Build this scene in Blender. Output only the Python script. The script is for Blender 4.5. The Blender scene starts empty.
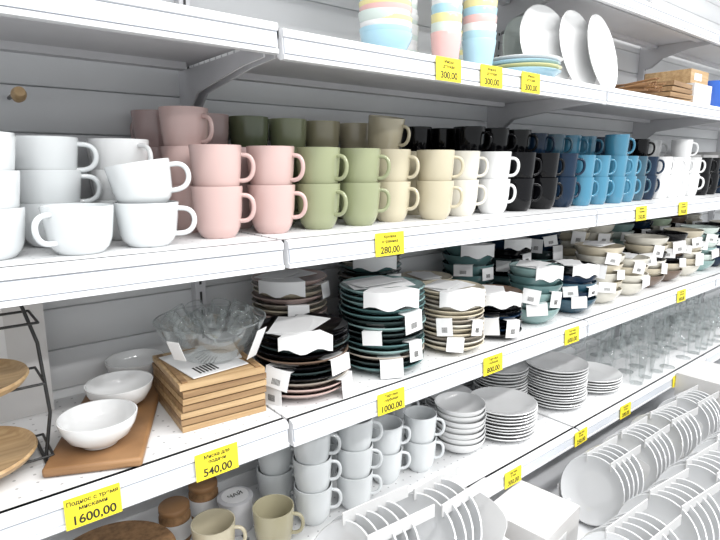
import bpy, math, random
from mathutils import Matrix, Vector
random.seed(7)
H=1.55
ZT,ZM,ZL,ZB,ZU=H+.255,H-.15,H-.545,H-.962,H+.62
ZLL=ZL+.006
YF,YW=.95,1.41
TIER=H-1.20
scene=bpy.context.scene
COL=scene.collection

# ---------------- materials ----------------
def mat(name,col,rough=.4,metal=0,trans=0,noise=0,nscale=8,coat=0,bump=0,ior=1.45,spec=.5):
    m=bpy.data.materials.new(name); m.use_nodes=True
    nt=m.node_tree; b=nt.nodes['Principled BSDF']
    b.inputs['Base Color'].default_value=(*col,1)
    b.inputs['Roughness'].default_value=rough
    b.inputs['Metallic'].default_value=metal
    b.inputs['Transmission Weight'].default_value=trans
    b.inputs['Coat Weight'].default_value=coat
    b.inputs['IOR'].default_value=ior
    b.inputs['Specular IOR Level'].default_value=spec
    if noise or bump:
        tc=nt.nodes.new('ShaderNodeTexCoord'); n=nt.nodes.new('ShaderNodeTexNoise')
        n.inputs['Scale'].default_value=nscale; n.inputs['Detail'].default_value=3
        nt.links.new(tc.outputs['Object'],n.inputs['Vector'])
        if noise:
            r=nt.nodes.new('ShaderNodeValToRGB')
            r.color_ramp.elements[0].position=.3; r.color_ramp.elements[1].position=.7
            r.color_ramp.elements[0].color=(*[c*(1-noise) for c in col],1)
            r.color_ramp.elements[1].color=(*[min(1,c*(1+noise)) for c in col],1)
            nt.links.new(n.outputs['Fac'],r.inputs['Fac']); nt.links.new(r.outputs['Color'],b.inputs['Base Color'])
    return m
def glassmat(name):
    m=bpy.data.materials.new(name); m.use_nodes=True; nt=m.node_tree
    for n in list(nt.nodes): nt.nodes.remove(n)
    o=nt.nodes.new('ShaderNodeOutputMaterial'); mx=nt.nodes.new('ShaderNodeMixShader')
    t=nt.nodes.new('ShaderNodeBsdfTransparent'); t.inputs[0].default_value=(.98,.985,.985,1)
    g=nt.nodes.new('ShaderNodeBsdfPrincipled'); g.inputs['Base Color'].default_value=(.66,.70,.70,1); g.inputs['Roughness'].default_value=.03; g.inputs['Metallic'].default_value=.8
    lw=nt.nodes.new('ShaderNodeLayerWeight'); lw.inputs[0].default_value=.26
    nt.links.new(lw.outputs['Facing'],mx.inputs[0]); nt.links.new(t.outputs[0],mx.inputs[1]); nt.links.new(g.outputs[0],mx.inputs[2]); nt.links.new(mx.outputs[0],o.inputs[0])
    return m
def wood(name,c1,c2,sc=(3,60,60),rough=.5):
    m=bpy.data.materials.new(name); m.use_nodes=True
    nt=m.node_tree; b=nt.nodes['Principled BSDF']; b.inputs['Roughness'].default_value=rough
    tc=nt.nodes.new('ShaderNodeTexCoord'); mp=nt.nodes.new('ShaderNodeMapping'); mp.inputs['Scale'].default_value=sc
    n=nt.nodes.new('ShaderNodeTexNoise'); n.inputs['Scale'].default_value=1.5; n.inputs['Detail'].default_value=4
    r=nt.nodes.new('ShaderNodeValToRGB'); r.color_ramp.elements[0].position=.35; r.color_ramp.elements[1].position=.65
    r.color_ramp.elements[0].color=(*c1,1); r.color_ramp.elements[1].color=(*c2,1)
    nt.links.new(tc.outputs['Object'],mp.inputs['Vector']); nt.links.new(mp.outputs['Vector'],n.inputs['Vector'])
    nt.links.new(n.outputs['Fac'],r.inputs['Fac']); nt.links.new(r.outputs['Color'],b.inputs['Base Color'])
    return m
def perforated(name,col):
    m=bpy.data.materials.new(name); m.use_nodes=True
    nt=m.node_tree; b=nt.nodes['Principled BSDF']; b.inputs['Roughness'].default_value=.35
    tc=nt.nodes.new('ShaderNodeTexCoord'); mp=nt.nodes.new('ShaderNodeMapping'); mp.inputs['Scale'].default_value=(32,32,32)
    fr=nt.nodes.new('ShaderNodeVectorMath'); fr.operation='FRACTION'
    sb=nt.nodes.new('ShaderNodeVectorMath'); sb.operation='SUBTRACT'; sb.inputs[1].default_value=(.5,.5,0)
    ml=nt.nodes.new('ShaderNodeVectorMath'); ml.operation='MULTIPLY'; ml.inputs[1].default_value=(1,1,0)
    ln=nt.nodes.new('ShaderNodeVectorMath'); ln.operation='LENGTH'
    lt=nt.nodes.new('ShaderNodeMath'); lt.operation='LESS_THAN'; lt.inputs[1].default_value=.085
    mx=nt.nodes.new('ShaderNodeMix'); mx.data_type='RGBA'
    mx.inputs[6].default_value=(*col,1); mx.inputs[7].default_value=(.42,.42,.43,1)
    L=nt.links.new
    L(tc.outputs['Object'],mp.inputs['Vector']); L(mp.outputs[0],fr.inputs[0]); L(fr.outputs[0],sb.inputs[0]); L(sb.outputs[0],ml.inputs[0])
    L(ml.outputs[0],ln.inputs[0]); L(ln.outputs['Value'],lt.inputs[0]); L(lt.outputs[0],mx.inputs[0]); L(mx.outputs[2],b.inputs['Base Color'])
    return m
M_rail=mat('white_enamel',(.79,.80,.82),.25,noise=.01)
M_rail2=mat('rail_channel_plastic',(.63,.66,.71),.2,noise=.01)
M_deck=perforated('perforated_deck',(.78,.785,.79))
M_wall=mat('grey_panel',(.72,.73,.74),.5,noise=.03,nscale=3)
M_steel=mat('bracket_steel',(.57,.57,.59),.4,noise=.03)
M_slot=mat('slot_black',(.03,.03,.03),.6,noise=.05)
M_yel=mat('tag_yellow',(.88,.73,.03),.5,noise=.02)
M_ink=mat('ink',(.02,.02,.015),.6,noise=.02)
M_paper=mat('label_paper',(.80,.80,.80),.6,noise=.02)
M_carton=mat('white_carton',(.64,.63,.62),.7,noise=.04)
M_kraft=mat('kraft',(.45,.32,.19),.8,noise=.1)
M_glass=glassmat('clear_glass')
M_wire=mat('black_wire',(.02,.02,.02),.4,noise=.05)
M_bamboo=wood('bamboo',(.38,.24,.115),(.53,.37,.20))
M_bamboo2=wood('bamboo_dark',(.21,.12,.055),(.33,.205,.10))
M_acacia=wood('acacia',(.20,.10,.04),(.33,.18,.08),(4,4,40))
M_cork=mat('cork',(.30,.17,.08),.8,noise=.35,nscale=60)
cer={}
def C(name,col,rough=.14,coat=.4,spec=.5):
    if name not in cer: cer[name]=mat('ceramic_'+name,col,rough,noise=.03,nscale=5,coat=coat,spec=spec)
    return cer[name]
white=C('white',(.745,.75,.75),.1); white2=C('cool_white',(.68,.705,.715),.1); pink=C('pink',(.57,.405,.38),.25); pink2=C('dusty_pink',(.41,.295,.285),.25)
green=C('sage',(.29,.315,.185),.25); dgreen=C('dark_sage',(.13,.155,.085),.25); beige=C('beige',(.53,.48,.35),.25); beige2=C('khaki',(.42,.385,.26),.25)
cream=C('cream',(.66,.635,.56)); black=C('black',(.003,.003,.004),.06,0,.32); navy=C('navy',(.008,.022,.048),.08,0,.35); blue=C('blue',(.055,.21,.32)); dblue=C('petrol',(.025,.08,.12))
teal=C('teal',(.09,.175,.175)); lteal=C('light_teal',(.23,.355,.345)); dg=C('deep_green',(.03,.045,.045)); greige=C('greige',(.38,.34,.29)); brown=C('brown',(.14,.095,.07))
sand=C('sand',(.57,.51,.39)); rose=C('rose_beige',(.48,.36,.33))
pblue=C('pastel_blue',(.38,.60,.71)); pyel=C('pastel_yellow',(.74,.68,.33)); ppink=C('pastel_pink',(.74,.45,.43)); pgreen=C('pastel_green',(.50,.62,.46)); mint=C('mint',(.60,.68,.64))

# ---------------- mesh builder ----------------
class MB:
    def __init__(s): s.v=[];s.f=[];s.m=[];s.s=[]
    def add(s,vs,fs,mi=0,sm=True,M=None):
        o=len(s.v)
        for p in vs: s.v.append(tuple(M@Vector(p)) if M else tuple(p))
        for f in fs: s.f.append([i+o for i in f]); s.m.append(mi); s.s.append(sm)
    def lathe(s,prof,seg=32,mi=0,M=None):
        vs=[];rings=[]
        for r,z in prof:
            if r<1e-6: rings.append([len(vs)]); vs.append((0,0,z))
            else:
                rings.append(list(range(len(vs),len(vs)+seg)))
                for i in range(seg):
                    a=2*math.pi*i/seg; vs.append((r*math.cos(a),r*math.sin(a),z))
        fs=[]
        for a,b in zip(rings,rings[1:]):
            for i in range(seg):
                j=(i+1)%seg
                if len(a)==1 and len(b)==1: continue
                if len(a)==1: fs.append([a[0],b[j],b[i]])
                elif len(b)==1: fs.append([a[i],a[j],b[0]])
                else: fs.append([a[i],a[j],b[j],b[i]])
        s.add(vs,fs,mi,True,M)
    def box(s,c,d,mi=0,M=None):
        x,y,z=c;a,b,h=d[0]/2,d[1]/2,d[2]/2
        vs=[(x+i*a,y+j*b,z+k*h) for i in(-1,1) for j in(-1,1) for k in(-1,1)]
        s.add(vs,[[0,1,3,2],[4,6,7,5],[0,4,5,1],[2,3,7,6],[0,2,6,4],[1,5,7,3]],mi,False,M)
    def tube(s,path,r,mi=0,M=None,seg=8):
        P=[Vector(p) for p in path]; n=len(P); vs=[];fs=[]
        nrm=None
        for i,p in enumerate(P):
            t=(P[min(i+1,n-1)]-P[max(i-1,0)]).normalized()
            if nrm is None: a=Vector((0,0,1)) if abs(t.z)<.9 else Vector((1,0,0))
            else: a=nrm
            nrm=(a-t*a.dot(t)).normalized(); b=t.cross(nrm)
            for k in range(seg):
                an=2*math.pi*k/seg
                vs.append(p+nrm*math.cos(an)*r+b*math.sin(an)*r)
        for i in range(n-1):
            j=i+1
            for k in range(seg):
                l=(k+1)%seg
                fs.append([i*seg+k,i*seg+l,j*seg+l,j*seg+k])
        fs.append(list(range(seg))[::-1]); fs.append([(n-1)*seg+k for k in range(seg)])
        s.add(vs,fs,mi,True,M)
    def extrude(s,poly,x0,x1,mi=0,M=None):  # poly in (y,z)
        n=len(poly); vs=[(x0,y,z) for y,z in poly]+[(x1,y,z) for y,z in poly]
        fs=[[i,(i+1)%n,(i+1)%n+n,i+n] for i in range(n)]+[list(range(n))[::-1],[i+n for i in range(n)]]
        s.add(vs,fs,mi,False,M)
    def mesh(s,name,mats):
        me=bpy.data.meshes.new(name); me.from_pydata(s.v,[],s.f)
        for m in mats: me.materials.append(m)
        me.polygons.foreach_set('material_index',s.m); me.polygons.foreach_set('use_smooth',s.s)
        me.update()
        try: me.set_sharp_from_angle(angle=math.radians(50))
        except Exception: pass
        return me
    def obj(s,name,mats,loc=(0,0,0),rot=(0,0,0),parent=None):
        return place(name,s.mesh(name,mats),loc,rot,parent)
def place(name,me,loc=(0,0,0),rot=(0,0,0),parent=None):
    o=bpy.data.objects.new(name,me); COL.objects.link(o); o.location=loc; o.rotation_euler=rot
    if parent: o.parent=parent
    return o
def empty(name):
    e=bpy.data.objects.new(name,None); COL.objects.link(e); e.empty_display_size=.1; return e
T=Matrix.Translation
def RX(a): return Matrix.Rotation(math.radians(a),4,'X')
def RY(a): return Matrix.Rotation(math.radians(a),4,'Y')
def RZ(a): return Matrix.Rotation(math.radians(a),4,'Z')

# ---------------- room ----------------
M_floor=mat('floor_tile',(.5,.49,.47),.25,noise=.05)
M_ceil=mat('ceiling_white',(.8,.8,.8),.8,noise=.02)
b=MB(); b.box((1.5,-.6,-.025),(9,4.2,.05)); b.obj('floor',[M_floor])
b=MB(); b.box((1.5,-.6,3.225),(9,4.2,.05)); b.obj('ceiling',[M_ceil])
b=MB(); b.box((1.5,1.47,1.6),(9,.06,3.2)); b.obj('wall_back',[M_wall])

# ---------------- shelving ----------------
joints=[-1.92,-.67,.572,1.812,3.05,4.29,5.53]
unit=empty('store_shelving')
b=MB()
z=.12
while z<2.75:
    for a,c in zip(joints,joints[1:]):
        b.extrude([(1.425,z),(1.412,z+.001),(1.410,z+.003),(1.410,z+.096),(1.412,z+.098),(1.425,z+.0985)],a+.01,c-.01)
    b.box((1.8,1.436,z+.05),(7.5,.016,.1),1)
    z+=.1
b.obj('back_panels',[M_wall,M_steel],parent=unit)
b=MB()
for x in joints:
    b.box((x,1.4,1.4),(.028,.04,2.7),0)
    for k in range(50): b.box((x,1.3795,.2+k*.05),(.006,.002,.03),1)
b.obj('uprights',[M_steel,M_slot],parent=unit)
def shelf(z,yf,name,dzs={}):
    b=MB()
    for i,(a,c) in enumerate(zip(joints,joints[1:])):
        zz=z+dzs.get(i,0)
        a2,c2=a+.006,c-.006
        b.box(((a+c)/2,(yf+.004+1.378)/2,zz-.009),(c2-a2,1.378-yf-.004,.018),1)
        b.box(((a+c)/2,(yf+.012+1.376)/2,zz-.021),(c2-a2,1.376-yf-.012,.006),3)
        p=[(.012,0),(-.004,.0),(-.011,-.002),(-.014,-.006),(-.014,-.016),(-.008,-.018),(-.010,-.047),(-.016,-.050),(-.015,-.057),(.0,-.058),(.012,-.05)]
        b.extrude([(yf+u,zz+w) for u,w in p],a2,c2,0)
        b.extrude([(yf-.0095,zz-.019),(yf-.0125,zz-.0195),(yf-.0145,zz-.046),(yf-.0115,zz-.0465)],a2+.002,c2-.002,2)
        b.box(((a+c)/2,yf+.06,zz-.032),(c2-a2-.05,.03,.016),3)
        b.box(((a+c)/2,1.33,zz-.032),(c2-a2-.05,.03,.016),3)
    b.obj(name,[M_rail,M_deck,M_rail2,M_steel],parent=unit)
    b=MB()
    for i,x in enumerate(joints):
        for sx in (-.012,.012):
            zz=z+min(0,dzs.get(i,0))
            p=[(1.38,zz-.025),(1.38,zz-.13),(1.35,zz-.125),(1.30,zz-.085),(yf+.12,zz-.055),(yf+.03,zz-.05),(yf+.03,zz-.025)]
            b.extrude(p,x+sx-.002,x+sx+.002)
    b.obj(name+'_brackets',[M_steel],parent=unit)
shelf(ZT,YF,'shelf_upper',{0:.008,1:.008})
shelf(ZM,YF,'shelf_middle'); shelf(ZL,YF,'shelf_lower',{0:.006,1:.006}); shelf(ZB,YF,'shelf_base'); shelf(ZU,1.06,'shelf_top')
b=MB(); b.box((1.83,1.16,.3),(7.4,.42,.04),0); b.box((1.83,1.0,.14),(7.4,.02,.28),1)
b.obj('base_deck',[M_rail,M_steel],parent=unit)

# ---------------- price tags ----------------
def textmesh(s,size):
    cu=bpy.data.curves.new('t','FONT'); cu.body=s; cu.size=size; cu.align_x='CENTER'; cu.offset=size*.018
    o=bpy.data.objects.new('t',cu); COL.objects.link(o)
    bpy.context.view_layer.update()
    dg_=bpy.context.evaluated_depsgraph_get(); me=bpy.data.meshes.new_from_object(o.evaluated_get(dg_))
    vs=[v.co.copy() for v in me.vertices]; fs=[list(p.vertices) for p in me.polygons]
    bpy.data.objects.remove(o); return vs,fs
def tag(x,zs,price,l1='Поднос с тремя',l2='мисками'):
    b=MB(); w,h=.088,.054
    b.box((0,0,0),(w,.0012,h),0)
    for s,size,zz in ((l1,.0105,.014),(l2,.0105,.003),(price,.022,-.021)):
        vs,fs=textmesh(s,size); b.add(vs,fs,1,False,T((0,-.0012,zz))@RX(90))
    b.obj('price_tag',[M_yel,M_ink],(x,YF-.0185,zs-.030),(math.radians(-3),0,random.uniform(-.02,.02)))
for x,p in ((1.035,'300,00'),(1.20,'300,00'),(1.375,'300,00')): tag(x,ZT,p,'Миска','детская')
for x,p in ((.85,'280,00'),(2.14,'350,00'),(2.53,'350,00')): tag(x,ZM,p,'Кружка','керамика')
tag(.176,ZLL,'1600,00'); tag(.40,ZLL,'540,00','Миска для','подачи')
for x,p in ((.86,'1000,00'),(1.265,'800,00'),(1.70,'600,00'),(2.62,'500,00')): tag(x,ZL,p,'Тарелка','глубокая')
for x,p in ((1.40,'300,00'),(1.82,'250,00'),(2.17,'200,00'),(2.68,'150,00')): tag(x,ZB,p,'Тарелка','белая')

# ---------------- mugs ----------------
mugcache={}
def mugmesh(kind,m):
    k=(kind,m.name)
    if k in mugcache: return mugcache[k]
    b=MB()
    if kind=='mug': p=[(0,.003),(.029,.003),(.030,0),(.033,0),(.0355,.003),(.0420,.013),(.0460,.024),(.0500,.055),(.0530,.104),(.0527,.107),(.0500,.1072),(.0493,.104),(.0465,.055),(.0425,.028),(.036,.015),(0,.011)]; hz0,hz1,hd=.034,.088,.028
    if kind=='cup': p=[(0,.003),(.030,.003),(.031,0),(.035,0),(.0385,.003),(.0465,.012),(.0512,.024),(.0545,.05),(.0575,.079),(.057,.082),(.0545,.0822),(.0540,.079),(.051,.05),(.048,.026),(.040,.014),(0,.011)]; hz0,hz1,hd=.022,.070,.034
    if kind=='tall': p=[(0,.003),(.028,.003),(.029,0),(.032,0),(.034,.002),(.038,.014),(.0405,.026),(.043,.055),(.0455,.102),(.045,.105),(.0425,.1052),(.042,.102),(.0395,.055),(.037,.026),(.033,.014),(0,.010)]; hz0,hz1,hd=.034,.090,.028
    b.lathe(p,40,0)
    def rad(z):
        pp=p[3:9]
        for (r0,z0),(r1,z1) in zip(pp,pp[1:]):
            if z0<=z<=z1: return r0+(r1-r0)*(z-z0)/(z1-z0+1e-9)
        return p[8][0]
    c=(hz0+hz1)/2; hh=(hz1-hz0)/2; path=[]
    for i in range(17):
        a=-math.pi/2+math.pi*i/16
        zz=c+hh*math.sin(a); base=rad(hz0)-.002+(rad(hz1)-rad(hz0))*(i/16)
        path.append((base+hd*max(0,math.cos(a))**.6,0,zz))
    b.tube(path,.0048,0,seg=10)
    mugcache[k]=b.mesh('coffee_mug',[m]); return mugcache[k]
STEP={'mug':.083,'cup':.059,'tall':.081}
def stack(kind,m,x,y,z,n,ang=-50,topm=None,tilt=None,jit=15):
    for i in range(n):
        mm=m if not(topm and i==n-1) else topm
        a=ang+random.uniform(-jit,jit)
        rot=(0,0,math.radians(a)); zz=z+i*STEP[kind]
        if tilt and i==n-1: rot=(math.radians(tilt[0]),math.radians(tilt[1]),math.radians(a)); zz+=.014
        place('coffee_mug',mugmesh(kind,mm),(x+random.uniform(-.001,.001),y,zz+.0003),rot)
# left white cups
stack('cup',white2,.085,1.06,ZM,3,200)
stack('cup',white2,.218,1.035,ZM,1,200)
stack('cup',white2,.340,1.05,ZM,2,-20,tilt=(0,-9))
stack('cup',white2,.20,1.165,ZM,3,-20)
stack('cup',white,.335,1.18,ZM,3,-60)
stack('cup',white,.07,1.19,ZM,3,170); stack('cup',white,.21,1.295,ZM,3,190); stack('cup',white,.36,1.31,ZM,3,-90); stack('cup',white,.06,1.315,ZM,3,30)
# pink
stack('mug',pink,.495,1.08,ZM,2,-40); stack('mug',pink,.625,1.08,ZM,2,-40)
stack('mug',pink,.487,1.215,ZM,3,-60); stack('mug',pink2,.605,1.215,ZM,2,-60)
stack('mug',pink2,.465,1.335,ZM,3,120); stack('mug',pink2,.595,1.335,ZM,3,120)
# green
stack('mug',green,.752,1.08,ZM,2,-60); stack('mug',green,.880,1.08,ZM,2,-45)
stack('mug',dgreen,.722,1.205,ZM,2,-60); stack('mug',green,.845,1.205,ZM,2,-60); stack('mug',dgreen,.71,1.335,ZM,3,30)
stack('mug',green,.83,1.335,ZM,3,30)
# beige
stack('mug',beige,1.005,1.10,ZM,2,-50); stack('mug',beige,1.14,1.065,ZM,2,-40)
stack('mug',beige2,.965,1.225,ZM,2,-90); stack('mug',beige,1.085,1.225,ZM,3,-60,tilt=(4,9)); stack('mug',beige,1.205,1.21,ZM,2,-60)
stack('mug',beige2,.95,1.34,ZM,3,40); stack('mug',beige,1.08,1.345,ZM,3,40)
# cream / white
stack('mug',cream,1.28,1.09,ZM,2,-40); stack('mug',white,1.42,1.08,ZM,2,-40); stack('mug',white,1.33,1.215,ZM,2,-40)
# black
stack('mug',black,1.56,1.085,ZM,2,-40); stack('mug',black,1.70,1.085,ZM,2,-40)
for x in (1.46,1.59,1.72): stack('mug',black,x,1.215,ZM,3,-60)
for x in (1.33,1.46,1.59,1.72): stack('mug',black,x,1.335,ZM,3,30)
stack('mug',navy,1.83,1.09,ZM,2,-40)
for x in (1.86,1.98,2.10,2.22): stack('tall',[navy,dblue,blue,blue][int((x-1.85)/.12)],x,1.225,ZM,3,-60)
for x in (1.9,2.03,2.16,2.3): stack('tall',navy,x,1.335,ZM,3,-60)
stack('tall',blue,1.95,1.08,ZM,2,-40); stack('tall',blue,2.065,1.08,ZM,2,-40,jit=5); stack('tall',blue,2.18,1.07,ZM,3,-40,topm=blue)
stack('tall',blue,2.295,1.08,ZM,2,-40,topm=blue); stack('tall',dblue,2.405,1.09,ZM,2,-40); stack('tall',navy,2.34,1.22,ZM,3,-40)
stack('tall',navy,2.47,1.22,ZM,3,-40); stack('tall',navy,2.51,1.09,ZM,2,-40)
stack('tall',white,2.625,1.08,ZM,2,-40); stack('tall',black,2.66,1.2,ZM,3,-40)
stack('tall',white,2.74,1.08,ZM,2,-40); stack('tall',white,2.86,1.09,ZM,3,-40); stack('tall',white,2.84,1.22,ZM,3,-40)
stack('tall',white,2.99,1.09,ZM,2,-40); stack('tall',black,3.10,1.08,ZM,2,-40); stack('tall',black,3.22,1.08,ZM,2,-40); stack('tall',white,3.03,1.23,ZM,2,-40)
stack('tall',navy,3.40,1.08,ZM,2,-40)

# ---------------- plate/bowl stacks ----------------
def plateprof(R,h,t=.004,base=.55):
    return [(0,.001),(base*R-.004,.001),(base*R-.003,0),(base*R,0),(.62*R,h*.12),(.84*R,h*.5),(R-.002,h),(R,h+t*.5),(R-.003,h+t),(.82*R,h*.5+t),(.60*R,h*.12+t),(.5*R,t+.001),(0,t)]
def bowlprof(R,h,t=.004):
    return [(0,.003),(.38*R,.003),(.40*R,0),(.46*R,0),(.5*R,.005),(.78*R,h*.33),(.93*R,h*.68),(R-.001,h-.003),(R-.001,h),(R-t,h),(.93*R-t,h*.68),(.76*R-t,h*.36),(.45*R,.011),(0,.008)]
def card(b,R,z,ang,w=.058,h=.044,mi=0,bi=1,bars=True):
    M=RZ(ang)@T((R+.003,0,z))@RY(random.uniform(-10,4))@RX(random.uniform(-10,10))
    w*=random.uniform(.8,1.2); h*=random.uniform(.8,1.25)
    b.box((0,0,-h/2),(.0012,w,h),mi,M)
    b.box((-.020,0,.0005),(.042,w,.0012),mi,M)
    if bars:
        for k in range(7): b.box((.0009,-w*.15+k*w*.05,-h*.65),(.0006,w*.022,h*.3),bi,M)
def sleeve(b,R,z,ang,span,h,mi):
    """curved paper sleeve hugging the front of a stack, folded over the top rim"""
    n=10; vs=[]; fs=[]
    for i in range(n+1):
        a=math.radians(ang+span*(i/n-.5)); c,s=math.cos(a),math.sin(a); dz=.006*math.sin(i*1.1)
        for r,zz in ((R+.0045,z-h+dz),(R+.005,z+.002),(R*.62,z+.004)): vs.append((r*c,r*s,zz))
    for i in range(n):
        for k in range(2): q=i*3+k; fs.append([q,q+3,q+4,q+1])
    b.add(vs,fs,mi,False)
def pstack(name,cols,x,y,z,R,kind='plate',h=.02,sp=.013,cards=(),flat=False,jx=.003,sl=None):
    mats=[];b=MB()
    pr=plateprof(R,h) if kind=='plate' else bowlprof(R,h)
    for i,c in enumerate(cols):
        if c not in mats: mats.append(c)
        b.lathe(pr,44,mats.index(c),T((random.uniform(-jx,jx),random.uniform(-jx,jx),i*sp+.0005)))
    mats+= [M_paper,M_ink]; pi=len(mats)-2
    top=(len(cols)-1)*sp+h
    for k,(fz,ang) in enumerate(cards):
        card(b,R,top*fz+.003,ang,mi=pi,bi=pi+1,bars=k%2==0)
    if sl: sleeve(b,R,top+.005,sl[0],sl[1],sl[2],pi)
    if flat is not False:
        M=T((0,0,top+.006))@RZ(flat)@RX(2)
        b.box((-.01,0,0),(R*1.5,R*.75,.0015),pi,M); b.box((-.02,.02,.005),(R*1.15,R*.8,.0015),pi,M@RZ(18)@RX(-3))
    b.obj(name,mats,(x,y,z))
def cyc(l,n): return [l[i%len(l)] for i in range(n)]
P='dinner_plate_stack'; B='bowl_stack'
pstack(P,[rose,rose,greige,black,dg,black,brown,black,dg,black,black],.700,1.085,ZL,.116,sp=.0135,h=.022,cards=[(.55,-150),(.65,-75),(.3,-160),(.28,-60)],flat=30,sl=(-118,62,.030))
pstack(P,[brown]*3+[sand,greige,rose]*4,.79,1.28,ZL,.105,sp=.0155,h=.022,cards=[(.75,-110),(.95,-60)],flat=10,sl=(-135,70,.035))
pstack(P,[teal,dg,greige,lteal,teal,dg,dg,lteal,dg,teal,teal,lteal,teal,lteal],.965,1.085,ZL,.116,sp=.0155,h=.022,cards=[(.75,-90),(.55,-145),(.4,-85),(.22,-120)],flat=-20,sl=(-118,75,.042))
pstack(P,[dg,dg,brown,dg,teal]*3+[greige,dg],1.09,1.29,ZL,.10,sp=.0155,h=.022,cards=[(.8,-80)],sl=(-118,80,.035),flat=0)
pstack(P,cyc([sand,cream,greige,sand],13),1.225,1.065,ZL,.10,sp=.0135,h=.022,cards=[(.55,-90),(.3,-130),(.6,-150)],flat=0,sl=(-115,85,.045))
pstack(P,[black,navy,black]*3+[brown],1.43,1.065,ZL,.092,sp=.0135,h=.02,cards=[(.45,-100),(.5,-150)],flat=40,sl=(-120,80,.035))
pstack(P,[greige,sand]*6,1.335,1.28,ZL,.092,sp=.0135,cards=[(.9,-120)],flat=60)
pstack(B,[lteal]*3+[teal]*4,1.55,1.275,ZL,.095,'bowl',h=.06,sp=.034,cards=[(.7,-95),(.5,-140),(.75,-150)],flat=20,sl=(-115,80,.04))
pstack(B,[lteal]*3+[teal]*2+[lteal],1.66,1.065,ZL,.092,'bowl',h=.06,sp=.028,cards=[(.6,-95),(.4,-140),(.65,-150)],flat=10,sl=(-110,70,.04))
pstack(B,[navy,black,teal,black,dg,black,navy],1.79,1.28,ZL,.095,'bowl',h=.06,sp=.034,cards=[(.8,-95),(.7,-150)],flat=50,sl=(-115,70,.035))
pstack(B,[dblue,navy,dblue,navy,black],1.89,1.06,ZL,.095,'bowl',h=.06,sp=.03,cards=[(.6,-95),(.4,-130),(.6,-150)],flat=35,sl=(-112,70,.035))
pstack(B,[navy,dg,navy,lteal,dg,navy,navy],2.01,1.285,ZL,.095,'bowl',h=.06,sp=.036,cards=[(.95,-120),(.8,-95),(.9,-150)],flat=20)
pstack(B,[cream,sand,cream,sand,cream,sand],2.115,1.07,ZL,.095,'bowl',h=.06,sp=.034,cards=[(.9,-120),(.6,-95),(.4,-130),(.7,-150)],flat=5)
pstack(B,[sand,cream]*4,2.235,1.285,ZL,.095,'bowl',h=.06,sp=.033,cards=[(.9,-120),(.7,-95)],flat=30)
pstack(B,[cream,cream,sand,cream],2.335,1.06,ZL,.09,'bowl',h=.06,sp=.034,cards=[(.9,-120),(.5,-95)],flat=15)
pstack(B,[brown,sand,cream,black,sand,cream],2.55,1.08,ZL,.092,'bowl',h=.06,sp=.034,cards=[(.85,-120),(.5,-95),(.7,-150)])
pstack(B,[cream]*7,2.46,1.285,ZL,.092,'bowl',h=.06,sp=.036,cards=[(.85,-120),(.5,-95)])
cs=[[brown,sand,black],[cream,sand],[lteal,mint],[navy,black],[pgreen,cream]]
for i in range(5):
    pstack(B,cyc(cs[i],6),2.76+i*.205,1.08,ZL,.09,'bowl',h=.06,sp=.034,cards=[(.85,-120),(.5,-100),(.7,-150)])
    pstack(B,cyc(cs[(i+2)%5],7),2.67+i*.215,1.285,ZL,.09,'bowl',h=.06,sp=.034,cards=[(.85,-120),(.6,-95)])

# ---------------- lower-left bay items ----------------
b=MB()
b.box((0,0,.01),(.165,.40,.018),0,)
o=b.obj('wooden_serving_board',[M_acacia],(.275,1.165,ZLL+.0005),(0,0,math.radians(-25)))
bm=o.modifiers.new('bevel','BEVEL'); bm.width=.006; bm.segments=3
for x,y,r in ((.222,1.055,.071),(.300,1.195,.070),(.375,1.327,.069)):
    b=MB(); b.lathe(bowlprof(r,.056,.0035),48); b.obj('serving_bowl',[white],(x,y,ZLL+.0215))
# stack of bamboo boards
b=MB()
for k in range(7):
    z0=k*.0152; M=T((random.uniform(-.002,.002),random.uniform(-.002,.002),z0))@RZ(random.uniform(-1.2,1.2))
    b.box((0,0,.0065),(.185,.215,.0125),3 if k%2 else 0,M)
    for s in(-1,1): b.box((s*.08,0,.0142),(.012,.20,.0025),3,M)
b.box((-.01,0,.1075),(.13,.17,.0015),1,RZ(8)); b.box((.03,.04,.109),(.09,.12,.0012),1,RZ(-12))
for k in range(6): b.box((-.05+k*.008,-.05,.1087),(.004,.04,.0008),2,RZ(8))
b.obj('bamboo_board_stack',[M_bamboo,M_paper,M_ink,M_bamboo2],(.472,1.125,ZLL+.0005),(0,0,math.radians(-4)))
# glass bowls nested with glass cups (thin single-wall glass)
e=empty('glass_salad_bowl'); e.location=(.488,1.13,ZLL+.1115)
b=MB()
pr=[(0,.002),(.045,.002),(.047,0),(.052,0),(.065,.006),(.098,.04),(.118,.078),(.122,.088),(.123,.090),(.120,.091)]
b.lathe(pr,48,0); b.tube([(.1215*math.cos(i*math.pi/24),.1215*math.sin(i*math.pi/24),.0905) for i in range(49)],.0017,0,seg=6)
b.obj('bowl',[M_glass],parent=e)
g=MB()
for k in range(14):
    a=k*40+10; r=.066 if k<9 else .028
    M=T((r*math.cos(math.radians(a)),r*math.sin(math.radians(a)),.072 if k<9 else .062))@RZ(a)@RY(35+8*(k%3))
    g.lathe([(0,0),(.014,.0),(.020,.012),(.024,.040),(.0225,.0405)],16,0,M)
    g.tube([(.022*math.cos(i*math.pi/8),.022*math.sin(i*math.pi/8),.0405) for i in range(17)],.0014,0,M,seg=5)
    g.tube([(.020+.018*math.sin(math.pi*i/8),0,.004+.028*i/8) for i in range(9)],.003,0,M,seg=6)
g.obj('glass_cups',[M_glass],parent=e)
c=MB()
c.box((0,0,0),(.0012,.035,.075),0,RZ(-62)@T((.120,0,.046))@RY(24)); c.box((0,0,0),(.0012,.03,.05),0,RZ(-150)@T((.120,0,.05))@RY(24))
c.obj('label_cards',[M_paper],parent=e)
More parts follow.
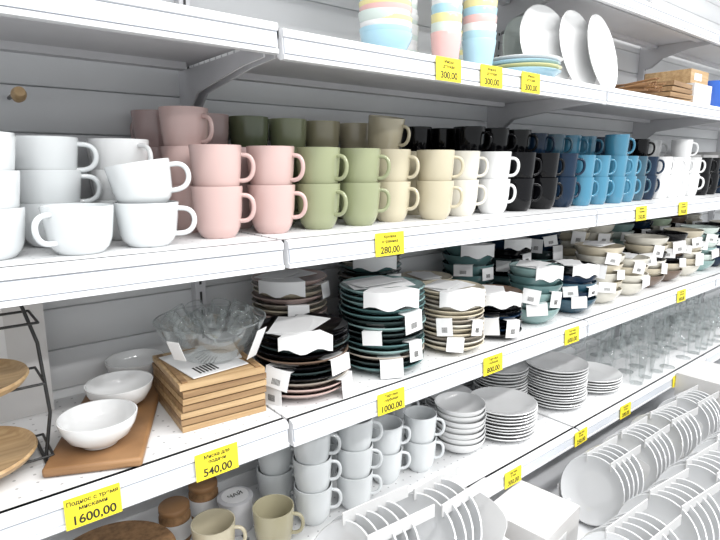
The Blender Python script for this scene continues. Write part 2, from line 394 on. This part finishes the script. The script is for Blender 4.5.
# wire stand with round bamboo plates
e=empty('tiered_serving_stand'); e.location=(.015,1.11,ZLL+.0005)
b=MB()
for sx in (-1,1):
    b.tube([(sx*.118,-.03,.003),(sx*.135,-.02,.09),(sx*.130,0,.22),(sx*.105,.03,.33)],.0032,0)
    b.tube([(sx*.118,-.07,.0035),(sx*.118,.09,.0035)],.0032,0)
    for zz in (.02,.158,.27): b.tube([(sx*.128,-.05,zz),(sx*.128,.05,zz)],.0025,0)
b.tube([(-.105,.03,.33),(0,.035,.35),(.105,.03,.33)],.0032,0)
for zz in (.02,.158,.27):
    for yy in(-.05,.05): b.tube([(-.128,yy,zz),(.128,yy,zz)],.0025,0)
b.obj('wire_frame',[M_wire],parent=e)
for k,zz in enumerate((.0235,.161)):
    b=MB(); b.lathe([(0,0),(.095,0),(.105,.004),(.112,.014),(.110,.019),(.104,.017),(.097,.010),(0,.009)],56); b.obj('bamboo_plate_%d'%k,[M_bamboo],(0,0,zz),parent=e)
b=MB(); b.box((0,0,.145),(.26,.05,.29),0); b.box((-.02,-.0255,.17),(.15,.001,.18),1); b.obj('gift_box',[M_carton,M_paper],(.06,1.34,ZLL+.0005))

# ---------------- base shelf ----------------
for x,y,n in ((.755,1.13,3),(.885,1.11,3),(1.04,1.15,2),(1.17,1.13,2)): stack('mug',white2,x,y,ZB,n,-40,jit=10)
for x,y,n in ((.72,1.27,2),(.85,1.27,3),(.97,1.285,3),(1.10,1.29,2),(1.23,1.3,2)): stack('mug',white2,x,y,ZB,n,-60)
stack('mug',beige2,.62,1.11,ZB,1,-30); stack('mug',beige,.475,1.15,ZB,1,-20)
pstack(B,[white]*7,1.365,1.13,ZB,.088,'bowl',h=.05,sp=.02)
pstack(P,[white]*9,1.585,1.12,ZB,.125,sp=.0115,h=.02)
pstack(P,[white]*12,1.79,1.28,ZB,.11,sp=.0125,h=.02)
pstack(P,[white]*14,1.96,1.135,ZB,.125,sp=.0115,h=.02)
pstack(P,[white]*5,2.23,1.12,ZB,.125,sp=.0115,h=.02)
pstack(P,[white]*8,1.5,1.3,ZB,.09,sp=.0125,h=.02)
pstack(P,[white]*8,2.1,1.32,ZB,.075,sp=.0125,h=.02)
# glasses
b=MB(); b.lathe([(0,.006),(.012,.005),(.033,.002),(.034,.0),(.030,0)],24); b.tube([(0,0,.004),(0,0,.045),(0,0,.087)],.004,0,seg=8); b.lathe([(0,.083),(.010,.084),(.030,.10),(.039,.125),(.038,.155),(.034,.185),(.0325,.1855)],24)
b.tube([(.034*math.cos(i*math.pi/12),.034*math.sin(i*math.pi/12),.1855) for i in range(25)],.0012,0,seg=5)
wg=b.mesh('wine_glass',[M_glass])
b=MB(); b.lathe([(0,.004),(.024,.004),(.026,0),(.028,.003),(.031,.06),(.036,.13),(.0345,.1305)],24)
b.tube([(.036*math.cos(i*math.pi/12),.036*math.sin(i*math.pi/12),.1305) for i in range(25)],.0012,0,seg=5)
tg=b.mesh('tumbler_glass',[M_glass])
for i in range(15):
    for j in range(4):
        x=2.42+i*.105+random.uniform(-.01,.01); y=1.005+j*.098+random.uniform(-.006,.006)
        if (i+j)%7==4: continue
        k=(j+i//3)%2
        place('wine_glass' if k else 'tumbler_glass', wg if k else tg,(x,y,ZB+.0005))
# lower left clutter on base shelf
b=MB()
for k in range(5): b.lathe([(0,0),(.135,0),(.14,.003),(.14,.015),(.136,.018),(0,.018)],56,0,T((0,0,k*.0185)))
b.obj('cork_trivet_stack',[M_cork],(.25,1.19,ZB+.0005))
for x,y in ((.43,1.29),(.53,1.34)):
    b=MB(); b.lathe([(0,.0),(.036,0),(.04,.004),(.04,.07),(.036,.078),(.036,.082),(0,.082)],32,0); b.lathe([(.0405,.015),(.0408,.016),(.0408,.06),(.0405,.061)],32,1)
    b.lathe([(0,.083),(.038,.083),(.039,.085),(.039,.097),(.037,.099),(0,.099)],32,2)
    b.obj('spice_jar',[M_cork,M_paper,M_acacia],(x,y,ZB+.0005))
b=MB(); b.lathe([(0,0),(.044,0),(.045,.002),(.045,.08),(.047,.081),(.047,.09),(.044,.092),(0,.092)],40,0); b.lathe([(0,.0925),(.036,.0925),(.036,.0932),(0,.0934)],32,1)
vs,fs=textmesh('ЧАЙ',.02); b.add(vs,fs,2,False,T((0,-.007,.0942)))
b.obj('storage_tin',[M_steel,M_paper,M_ink],(.575,1.235,ZB+.0005))

# ---------------- upper shelf goods ----------------
pstack(B,[pblue,pblue,white,pyel,mint,ppink,pyel,mint,ppink,pyel,pblue],.925,1.04,ZT,.064,'bowl',h=.05,sp=.0115)
pstack(B,[mint,white,white]*6,1.09,1.17,ZT,.055,'bowl',h=.05,sp=.013)
b=MB(); ms=[ppink,mint,pyel,pblue,white]
for k in range(6): b.lathe([(0,0),(.030,0),(.033,.003),(.041,.08),(.0405,.082),(.038,.08),(.030,.008),(0,.005)],32,k%5,T((0,0,k*.022)))
b.obj('plastic_tumbler_stack',ms,(1.135,1.035,ZT+.0005))
b=MB()
for k in range(7): b.lathe([(0,0),(.034,0),(.037,.003),(.047,.08),(.0465,.082),(.044,.08),(.034,.008),(0,.005)],32,[0,0,1,2,0,3,1][k],T((0,0,k*.02)))
b.obj('plastic_tumbler_stack',[pblue,white,ppink,pyel],(1.27,1.035,ZT+.0005))
pstack(B,[mint,white,mint,pyel]*2,1.43,1.22,ZT,.08,'bowl',h=.05,sp=.014)
pstack(P,[pblue,pyel,pblue,white],1.53,1.075,ZT,.12,sp=.012,h=.024)
for i,(x,y,c,ry) in enumerate(((1.74,1.14,white,-5),(1.89,1.11,white,4),(2.01,1.085,white,8),(1.82,1.26,mint,-8))):
    b=MB(); R=.14; b.lathe(plateprof(R,.018),48,0,T((0,0,R*.97))@RX(78)); b.obj('standing_plate',[c],(x,y,ZT+.004),(0,0,math.radians(ry)))
b=MB()
for k in range(26):
    M=T((random.uniform(-.07,.07),0,.012+.006*(k%5)+.003*k/4))@RZ(random.uniform(60,110))@RY(random.uniform(-8,8))
    b.tube([(-.11,0,0),(.11,0,0)],.0032,0,M,seg=6)
b.obj('wooden_skewers',[M_acacia],(2.28,1.09,ZT+.012))
def carton(name,x,y,z,w,d,h,m=M_carton,rz=0,tape=M_paper):
    b=MB(); b.box((0,0,h/2),(w,d,h),0); b.box((0,0,h+.0004),(w*.99,.02,.0008),1); b.box((-w*.1,-d/2-.0004,h*.5),(w*.4,.0008,h*.5),2)
    o=b.obj(name,[m,tape,M_paper],(x,y,z+.0005),(0,0,math.radians(rz)))
    mo=o.modifiers.new('bev','BEVEL'); mo.width=.002
b=MB()
for k in range(4): b.box((0,0,.010+k*.022),(.22,.2,.018),0,RZ(k*2-3))
b.obj('wooden_board_stack',[M_bamboo2],(2.57,1.1,ZT+.0005))
carton('cardboard_box',2.82,1.12,ZT,.20,.22,.10); carton('cardboard_box',2.82,1.13,ZT+.102,.20,.2,.06,M_bamboo)
b=MB(); b.lathe([(0,0),(.06,0),(.065,.005),(.08,.13),(.078,.13),(.06,.012),(0,.01)],36); b.obj('blue_plastic_pot',[C('cobalt',(.03,.12,.5))],(3.02,1.045,ZT+.0005))
carton('cardboard_box',3.42,1.15,ZT,.25,.22,.14,M_kraft)
for k,(x,h) in enumerate(((3.25,.09),(3.25,.08),(3.5,.10),(3.5,.08),(3.78,.12),(3.78,.1))):
    carton('cardboard_box',x,1.27,ZM+(k%2)*.125,.22,.19,h)
carton('cardboard_box',3.62,1.06,ZM,.2,.18,.11)
# hanging hook on back panel
b=MB(); b.tube([(0,0,0),(-.003,-.10,.0),(-.006,-.16,-.008)],.004,1); b.lathe([(0,-.020),(.009,-.018),(.013,-.004),(.013,.006),(.009,.018),(0,.020)],20,0,T((-.007,-.175,-.010))@RX(75))
b.obj('wall_hook_with_wooden_knob',[M_bamboo,M_wire],(.185,1.4085,ZT-.115))

# ---------------- front display ----------------
b=MB(); b.box((1.9,.545,TIER-.02),(3.0,.78,.04),0); b.box((1.9,.16,(TIER-.04)/2),(3.0,.02,TIER-.04),1); b.box((.42,.545,(TIER-.04)/2),(.02,.78,TIER-.04),1); b.box((3.39,.545,(TIER-.04)/2),(.02,.78,TIER-.04),1)
b.obj('display_plinth',[M_rail,M_steel])
M_card2=mat('white_cardboard',(.60,.60,.60),.7,noise=.03)
fplate=C('gloss_white',(.66,.67,.68),.08)
def boxed(x,y,z,n,R,sp,tilt,rz=0):
    """open white cardboard pack: plates standing on edge, held by slotted strips"""
    b=MB(); L=n*sp+.05; pr=plateprof(R,.022,t=.0045,base=.5)
    for i in range(n):
        t=tilt+random.uniform(-2,2)
        b.lathe(pr,44,0,T((-L/2+.035+i*sp,random.uniform(-.004,.004),R*math.cos(math.radians(t))+.006))@RY(-90+t))
    hw=R*.86
    b.box((0,0,.0015),(L,2*hw,.003),1)
    for s in(-1,1):
        w=.0035
        b.extrude([(s*hw,0),(s*(hw+w),0),(s*(hw+.018+w),.085),(s*(hw+.018),.085)],-L/2,L/2,1)
    zt=R*1.80
    M=T((R*math.sin(math.radians(tilt))*.9,0,0))
    for yy in(-R*.38,R*.38):
        b.box((0,yy,zt+.006),(L*.96,.0035,.030),1,M)
    M=T((L/2+.012,0,0))@RY(tilt)
    pts=[(-hw,0),(hw,0)]+[(hw*math.cos(a_*math.pi/10),R*1.05+hw*.45*math.sin(a_*math.pi/10)) for a_ in range(11)]
    b.extrude(pts,-.0015,.0015,1,M)
    b.obj('boxed_dinner_plates',[fplate,M_card2],(x,y,z+.0005),(0,0,math.radians(rz)))
for i in range(4): boxed(1.76+i*.25,.80,TIER,5,.112,.033,24,random.uniform(-6,2))
for i in range(6): boxed(1.40+i*.27,.545,TIER,5,.122,.037,26,random.uniform(-8,4))
for i in range(6): boxed(1.45+i*.27,.275,TIER,5,.118,.037,26,random.uniform(-8,4))
carton('cardboard_box',.74,.77,TIER,.46,.30,.235)
carton('cardboard_box',1.36,.83,TIER,.22,.20,.17,rz=6); carton('cardboard_box',1.12,.83,TIER,.17,.20,.15,rz=-3)
boxed(.665,.785,TIER+.237,5,.118,.028,30,-4); boxed(.865,.775,TIER+.237,4,.110,.030,28,3)
carton('cardboard_box',2.80,.81,TIER,.28,.24,.25)

# ---------------- lights ----------------
def area(name,loc,sx,sy,e,rot=(0,0,0)):
    l=bpy.data.lights.new(name,'AREA'); l.shape='RECTANGLE'; l.size=sx; l.size_y=sy; l.energy=e; l.color=(1,.995,.99)
    o=bpy.data.objects.new(name,l); COL.objects.link(o); o.location=loc; o.rotation_euler=rot
area('ceiling_light',(1.5,.1,3.15),5,.15,62)
area('ceiling_light',(1.5,-1.1,3.15),5,.15,105)
area('ceiling_light',(1.5,-2.3,3.15),5,.15,110)
w=bpy.data.worlds.new('world'); scene.world=w; w.use_nodes=True
w.node_tree.nodes['Background'].inputs[0].default_value=(.95,.98,1,1); w.node_tree.nodes['Background'].inputs[1].default_value=1.0
scene.view_settings.view_transform='Standard'; scene.view_settings.exposure=.03

# ---------------- camera ----------------
a=math.radians(50.8); p=math.radians(10.9)
F=Vector((math.cos(a)*math.cos(p),math.sin(a)*math.cos(p),-math.sin(p))); R=Vector((math.sin(a),-math.cos(a),0)); U=R.cross(F)
cam=bpy.data.cameras.new('camera'); co=bpy.data.objects.new('camera',cam); COL.objects.link(co)
M=Matrix((R,U,-F)).transposed().to_4x4(); M.translation=(0,0,H); co.matrix_world=M
cam.sensor_width=36; cam.lens=545/720*36; cam.clip_start=.02
scene.camera=co
